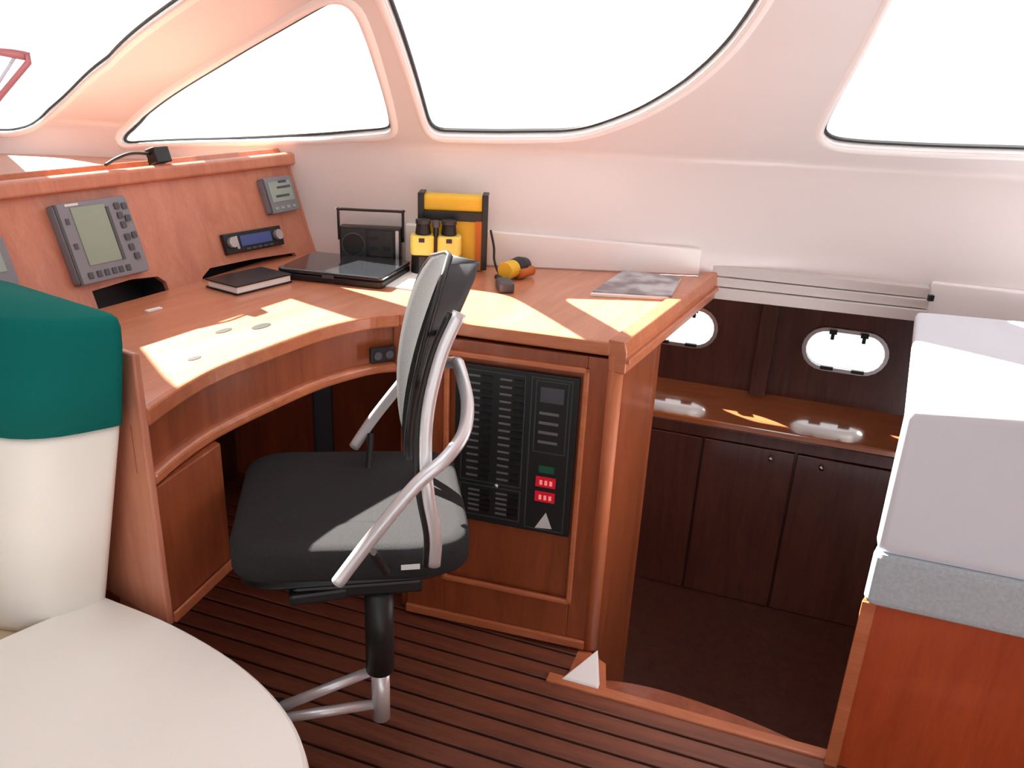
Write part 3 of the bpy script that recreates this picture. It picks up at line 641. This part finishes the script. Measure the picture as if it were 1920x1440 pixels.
# handheld
T = frame((-.012, 2.02, DZ), (.55, .83, 0), (-.83, .55, 0))
hh = thing('handheld_torch', 'small yellow and navy handheld torch beside the yellow case', 'torch', T @ Vector((0, 0, 0)))
q = MB(T); q.tube([(-.035, 0, .026), (.005, 0, .026)], .022, 18); q.build('grip', 'yellow', hh, bevel=.002)
q = MB(T); q.tube([(.0055, 0, .026), (.03, 0, .026), (.058, 0, .026)], [.023, .026, .020], 18); q.build('head', 'navy', hh, bevel=.002)
q = MB(T); q.tube([(.0, -.018, .016), (.055, -.022, .016)], .013, 14); q.build('orange_switch', 'orange', hh, smooth=True)
T = frame((-.028, 1.905, DZ), (.97, .22, 0), (-.22, .97, 0))
ch = thing('cable_plug', 'grey plug with a short stem on the table below the torch', 'plug', T @ Vector((0, 0, 0)))
q = MB(T); q.prism(round_poly([(-.018, -.032), (.018, -.032), (.018, .03), (-.018, .03)], .008), 0, .024); q.build('body', 'grey_dk', ch, bevel=.004)
q = MB(T); q.tube([(0, .03, .012), (.0, .07, .012), (-.002, .09, .010)], .007, 10); q.build('stem', 'shell', ch, smooth=True)
# papers
q = MB(frame((-.278, 1.965, DZ), (.97, -.2, 0), (.2, .97, 0))); q.prism([(-.055, -.08), (.055, -.095), (.05, .085), (-.035, .085)], 0, .0025)
tag(q.build('note_paper', 'paper'), 'white sheet of paper between laptop and chair back', 'paper')
T = frame((.305, 1.995, DZ), (.97, -.12, 0), (.12, .97, 0))
mg = thing('magazine_pile', 'glossy grey magazine lying by the white upstand', 'magazine', T @ Vector((0, 0, 0)))
q = MB(T); q.prism([(-.115, -.125), (.075, -.105), (.11, .105), (-.04, .135)], 0, .006); q.build('pages', 'paper', mg)
q = MB(T); q.prism([(-.11, -.110), (.077, -.098), (.108, .107), (-.04, .135)], .0062, .0092); q.build('cover', 'mag', mg)
q = MB(frame((-.745, 1.612, DZ), (.5, .86, 0), (-.86, .5, 0))); q.box((0, 0, .0015), (.034, .012, .003)); tag(q.build('paper_slip', 'paper'), 'tiny white slip on the table below the chart plotter', 'paper')

# ================================================================== CHAIR
MB.base = Matrix.Translation((-.2089, 1.1558, .1438)) @ Matrix.Scale(.885, 4) @ Matrix.Translation((.236, -1.306, 0))      # chair scaled down about the camera, rewritten as a scale about its post
FD = Vector((-.982, -.19, 0)).normalized(); SD = Vector((-FD.y, FD.x, 0))      # facing; SD points to the far... side
if SD.y < 0: SD = -SD
oc = thing('swivel_chair', 'charcoal swivel chair with chrome arm tubes at the table', 'chair', (-.2089, 1.1558, 0))
SC = Vector((-.305, 1.435, 0))
def chp(fwd, side, z): return SC + FD * fwd + SD * side + ZZ * z
seat = round_poly([(-.218, -.165), (-.16, -.20), (.22, -.205), (.225, .20), (-.17, .215), (-.218, .17)], [.06, .06, .08, .08, .06, .06], 5)
q = MB(); q.loft([[chp(a * k, b_ * k, z + .012 * (a > .1)) for a, b_ in seat] for z, k in ((.362, .93), (.368, .975), (.378, 1.0), (.420, 1.0), (.429, .988), (.433, .96), (.435, .88), (.433, .5))])
q.build('seat', 'charcoal', oc, smooth=True)
q = MB(); q.loft([[chp(a * k, b_ * k, z) for a, b_ in seat] for z, k in ((.335, .70), (.350, .88), (.366, .96))]); q.build('seat_pan', 'black', oc, smooth=True)
q = MB(); q.box(chp(-.10, -.2025, .398), (.034, .004, .009), Matrix((FD, SD, ZZ)).transposed()); q.build('maker_tag', 'white', oc)
# post, sleeve, bracket
PX, PY = -.236, 1.306
q = MB(); q.cyl((PX, PY, .062), .0185, .124, 24); q.build('post', 'chrome', oc, smooth=True)
q = MB(); q.cyl((PX, PY, .215), .028, .185, 24); q.build('sleeve', 'blackmetal', oc, smooth=True)
q = MB(); q.box((PX - .05, PY + .06, .322), (.24, .17, .03), Matrix.Rotation(.2, 3, 'Z')); q.build('swivel_plate', 'blackmetal', oc, bevel=.006)
q = MB(); q.box((PX - .11, PY - .02, .316), (.11, .05, .026), Matrix.Rotation(.3, 3, 'Z')); q.build('tilt_lever', 'blackmetal', oc, bevel=.006)
q = MB(); q.tube([(PX - .015, PY, .117), (-.43, 1.255, .058)], .0105, 12); q.build('brace', 'chrome', oc, smooth=True)
q = MB(); q.tube([(PX - .015, PY - .004, .035), (-.43, 1.245, .040)], .0105, 12); q.build('brace', 'chrome', oc, smooth=True)
q = MB(); q.box((-.445, 1.25, -.046), (.05, .05, .231)); q.build('bracket_foot', 'blackmetal', oc, bevel=.004)
# backrest
bc = []    # (z, forward offset, half width)
prof = []
for k in range(17):
    t = k / 16; z = .565 + .37 * t; w_ = max(.0, 1 - abs((t - .58) / (.42 if t > .58 else .60)) ** (2.6 if t > .58 else 2.2)) ** .5
    prof.append((z, -.110 - .012 * t - .056 * t * t, .018 + .132 * w_))
cols = 13; front_r, back_r = [], []
for z, fo_, hw in prof:
    fr, br = [], []
    for k in range(cols):
        u_ = -1 + 2 * k / (cols - 1); wrap = .022 * u_ * u_ * (hw / .15)
        ed = (1 - u_ ** 6); th_ = .018 + .032 * max(0, (z - .74) / .2)
        fr.append(chp(fo_ + wrap, u_ * hw - .045, z)); br.append(chp(fo_ + wrap - th_ * ed - .006, u_ * hw * .97 - .045, z - .25 * th_))
    front_r.append(fr); back_r.append(br)
q = MB(); q.loft([f_ + b_[::-1] for f_, b_ in zip(front_r, back_r)]); q.build('backrest_shell', 'shell', oc, smooth=True)
q = MB(); q.loft([[p + FD * d for p in f_[1:-1]] + [p - FD * .004 for p in f_[1:-1][::-1]] for f_, d in zip(front_r, [.004 + .013 * math.sin(math.pi * k / 16) ** .6 for k in range(17)])]); q.build('backrest_pad', 'charcoal', oc, smooth=True)
q = MB(); q.tube([f_[0] for f_ in front_r] + [p for p in front_r[-1][1:]] + [f_[-1] for f_ in front_r[::-1][1:]], .005, 8); q.build('piping', 'black', oc, smooth=True)
def flatbar(path, w_, t_):
    mb = MB(); P = spline(path, 6); rings = []
    for i, p in enumerate(P):
        t = (P[min(i + 1, len(P) - 1)] - P[max(i - 1, 0)]).normalized(); x = (FD - t * FD.dot(t)).normalized(); y = t.cross(x)
        rings.append([p + x * w_ * math.cos(a) + y * t_ * math.sin(a) for a in [2 * math.pi * k / 12 for k in range(12)]])
    mb.loft(rings); return mb
up_n = [(-.086, 1.215, .892), (-.112, 1.205, .828), (-.131, 1.195, .741), (-.135, 1.188, .66), (-.129, 1.18, .588), (-.117, 1.185, .509), (-.120, 1.20, .44)]
flatbar(up_n, .011, .006).build('back_upright', 'chrome', oc, smooth=True)
flatbar([Vector(p) + SD * .0025 + FD * .014 for p in up_n], .006, .006).build('upright_seal', 'black', oc, smooth=True)
up_f = [Vector(p) + SD * .36 for p in up_n]
flatbar(up_f, .011, .006).build('back_upright', 'chrome', oc, smooth=True)
for pa, sd0 in ((up_n, -.15), (up_f, .06)):
    for i in (1, 2):
        a_ = Vector(pa[i]); q = MB(); q.tube([a_, chp(-.150 if i == 1 else -.135, sd0, a_.z + .005)], .006, 8); q.build('back_bracket', 'black', oc, smooth=True)
arm_n = [(-.100, 1.40, .742), (-.088, 1.345, .735), (-.074, 1.28, .712), (-.076, 1.22, .685), (-.102, 1.18, .657), (-.147, 1.16, .617), (-.213, 1.14, .532), (-.272, 1.13, .446)]
q = MB(); q.tube(spline(arm_n, 8), .0115, 14); q.build('arm_tube', 'chrome', oc, smooth=True)
arm_f = [(-.100, 1.40, .742), (-.125, 1.46, .72), (-.195, 1.535, .68), (-.232, 1.57, .626), (-.294, 1.6, .534), (-.337, 1.6, .465)]
q = MB(); q.tube(spline(arm_f, 8), .0115, 14); q.build('arm_tube', 'chrome', oc, smooth=True)
q = MB(); q.tube([(-.215, 1.142, .500), (-.205, 1.21, .415)], .007, 8); q.build('arm_bracket', 'black', oc)
q = MB(); q.tube([(-.300, 1.598, .50), (-.300, 1.56, .42)], .007, 8); q.build('arm_bracket', 'black', oc)

MB.base = None
# ================================================================== SETTEE (foreground left)
se = thing('settee', 'cream vinyl settee seat with teal covered backrest in the foreground', 'settee', (-.7, .7, 0))
rim = spline([(-.667, 1.136, 0), (-.524, 1.071, 0), (-.389, .986, 0), (-.292, .894, 0), (-.238, .80, 0), (-.212, .68, 0), (-.22, .50, 0), (-.26, .36, 0)], 6)
cush = [(p.x, p.y) for p in rim] + [(-1.15, .36), (-1.15, .74), (-.86, .90), (-.745, 1.045)]
cc = Vector((-.6, .75)); sh_ = lambda k: [tuple(cc + (Vector(p) - cc) * k) for p in cush]
q = MB(); q.loft([[(x, y, z) for x, y in sh_(k)] for z, k in ((.305, .97), (.315, .99), (.33, 1.0), (.380, 1.0), (.394, .992), (.400, .975))]); q.build('seat_cushion', 'cream', se, smooth=False)
q = MB(); q.prism([(x, y) for x, y in sh_(.94)], 0, .304); q.build('base', 'cherry', se)
q = MB(); q.prism([(-.745, 1.05), (-1.2, .72), (-1.3, .95), (-1.0, 1.28), (-.72, 1.18)], .0, .372); q.build('corner_base', 'tan', se, bevel=.01)
lev = {.374: [(-.657, 1.125), (-.738, 1.049), (-1.08, 1.12), (-.99, 1.30), (-.80, 1.235)],
       .735: [(-.566, 1.089), (-.665, 1.015), (-1.10, 1.12), (-.99, 1.305), (-.80, 1.235)],
       .905: [(-.538, 1.078), (-.640, 1.035), (-1.10, 1.18), (-.99, 1.305), (-.80, 1.235)]}
def at_lev(z):
    ks = sorted(lev)
    for a, b_ in zip(ks, ks[1:]):
        if a <= z <= b_ + 1e-9:
            t = (z - a) / (b_ - a); return [Vector(p) * (1 - t) + Vector(q_) * t for p, q_ in zip(lev[a], lev[b_])]
def bolster(zs, grow=0):
    rings = []
    for z, k in zs:
        P = at_lev(z); c = sum(P, Vector((0, 0))) / len(P); P = round_poly(P, [.02, .06, .05, .05, .05], 5)
        rings.append([(*(c + (p - c) * k + (p - c).normalized() * grow), z) for p in P])
    return rings
q = MB(); q.loft(bolster([(.374, .97), (.39, 1), (.56, 1), (.72, 1), (.735, .995)])); q.build('backrest', 'cream', se, smooth=True)
q = MB(); q.loft(bolster([(.736, 1), (.80, 1), (.86, 1), (.888, .99), (.900, .97), (.905, .93)], .004)); q.build('backrest_cover', 'teal', se, smooth=True)

# ================================================================== GREY COUNTER (right)
gb = thing('counter_unit', 'pale grey counter with a flecked band on a red-brown wooden base', 'counter', ab(.9, -.1))
p0 = Vector((.648, 1.240, 0)); p1 = p0 + U * 1.1; BS = Vector((.60, .80, 0)) * .45
q = MB(); q.loft([[p + ZZ * 0, p + ZZ * .383, p + BS + ZZ * .383, p + BS] for p in (p0, p1)]); q.build('base_panel', 'cherry_red', gb, bevel=.003)
q = MB(); ed = p0 - V * .006
q.loft([[ed + U * t, ed + U * t + ZZ * .383, ed + V * .005 + U * t + ZZ * .383, ed + V * .005 + U * t] for t in (.0, .024)]); q.build('edge_strip', 'cherry_edge', gb, bevel=.001)
def ring4(z, a, b_, c, d, rr, inset=0):
    P = [Vector(a), Vector(b_), Vector(c), Vector(d)]; cen = sum(P, Vector((0, 0))) / 4
    P = [p + (cen - p).normalized() * inset for p in P]
    return [(p.x, p.y, z) for p in round_poly(P, [rr, .02, .02, .02], 6)]
def lerp2(a, b_, t): return Vector(a) * (1 - t) + Vector(b_) * t
f0 = p0 - V * .014 - U * .004; g0 = f0 + U * 1.05
q = MB(); q.loft([ring4(z, (f0.x, f0.y), (g0.x, g0.y), (1.75, 1.45), (.86, 1.55), .022, i) for z, i in ((.384, .012), (.388, .004), (.396, 0), (.48, 0), (.489, .004))]); q.build('front_band', 'padband', gb, smooth=False, bevel=.002)
lo = [(f0.x + .002, f0.y + .003), (p1.x, p1.y), (1.80, 1.60), (.90, 1.64)]; hi = [(.650, 1.247), (1.70, 1.19), (1.85, 1.70), (.945, 1.885)]
def cring(t, z, i): return ring4(z, *[lerp2(a, b_, t) for a, b_ in zip(lo, hi)], .02, i)
q = MB(); q.loft([cring(0, .490, .012), cring(.02, .497, .004), cring(.06, .51, 0), cring(.5, .62, 0), cring(.92, .735, 0), cring(.96, .745, .003), cring(1, .750, .009), cring(1, .752, .02)])
o = q.build('counter_top', 'pad', gb, smooth=True); o.modifiers.new('es', 'EDGE_SPLIT').split_angle = math.radians(50)
# ================================================================== OUTSIDE
ra_ = thing('deck_rail', 'red-brown rail outside the far left window', 'rail', (-1.9, 3.2, .6))
q = MB(); q.tube([(-2.6, 3.2, 1.235), (-1.93, 3.2, 1.222), (-1.84, 3.2, 1.210)], .016, 10); q.build('top_bar', 'rust', ra_, smooth=True)
q = MB(); q.tube([(-1.835, 3.2, 1.222), (-1.832, 3.2, 1.19), (-1.96, 3.2, 1.066), (-2.4, 3.2, .6)], .011, 10); q.build('strut', 'rust', ra_, smooth=True)
q = MB(); q.tube([(-1.88, 3.2, 1.205), (-1.95, 3.2, 1.122), (-2.35, 3.2, .6)], .006, 8); q.build('stay', 'grey', ra_, smooth=True)
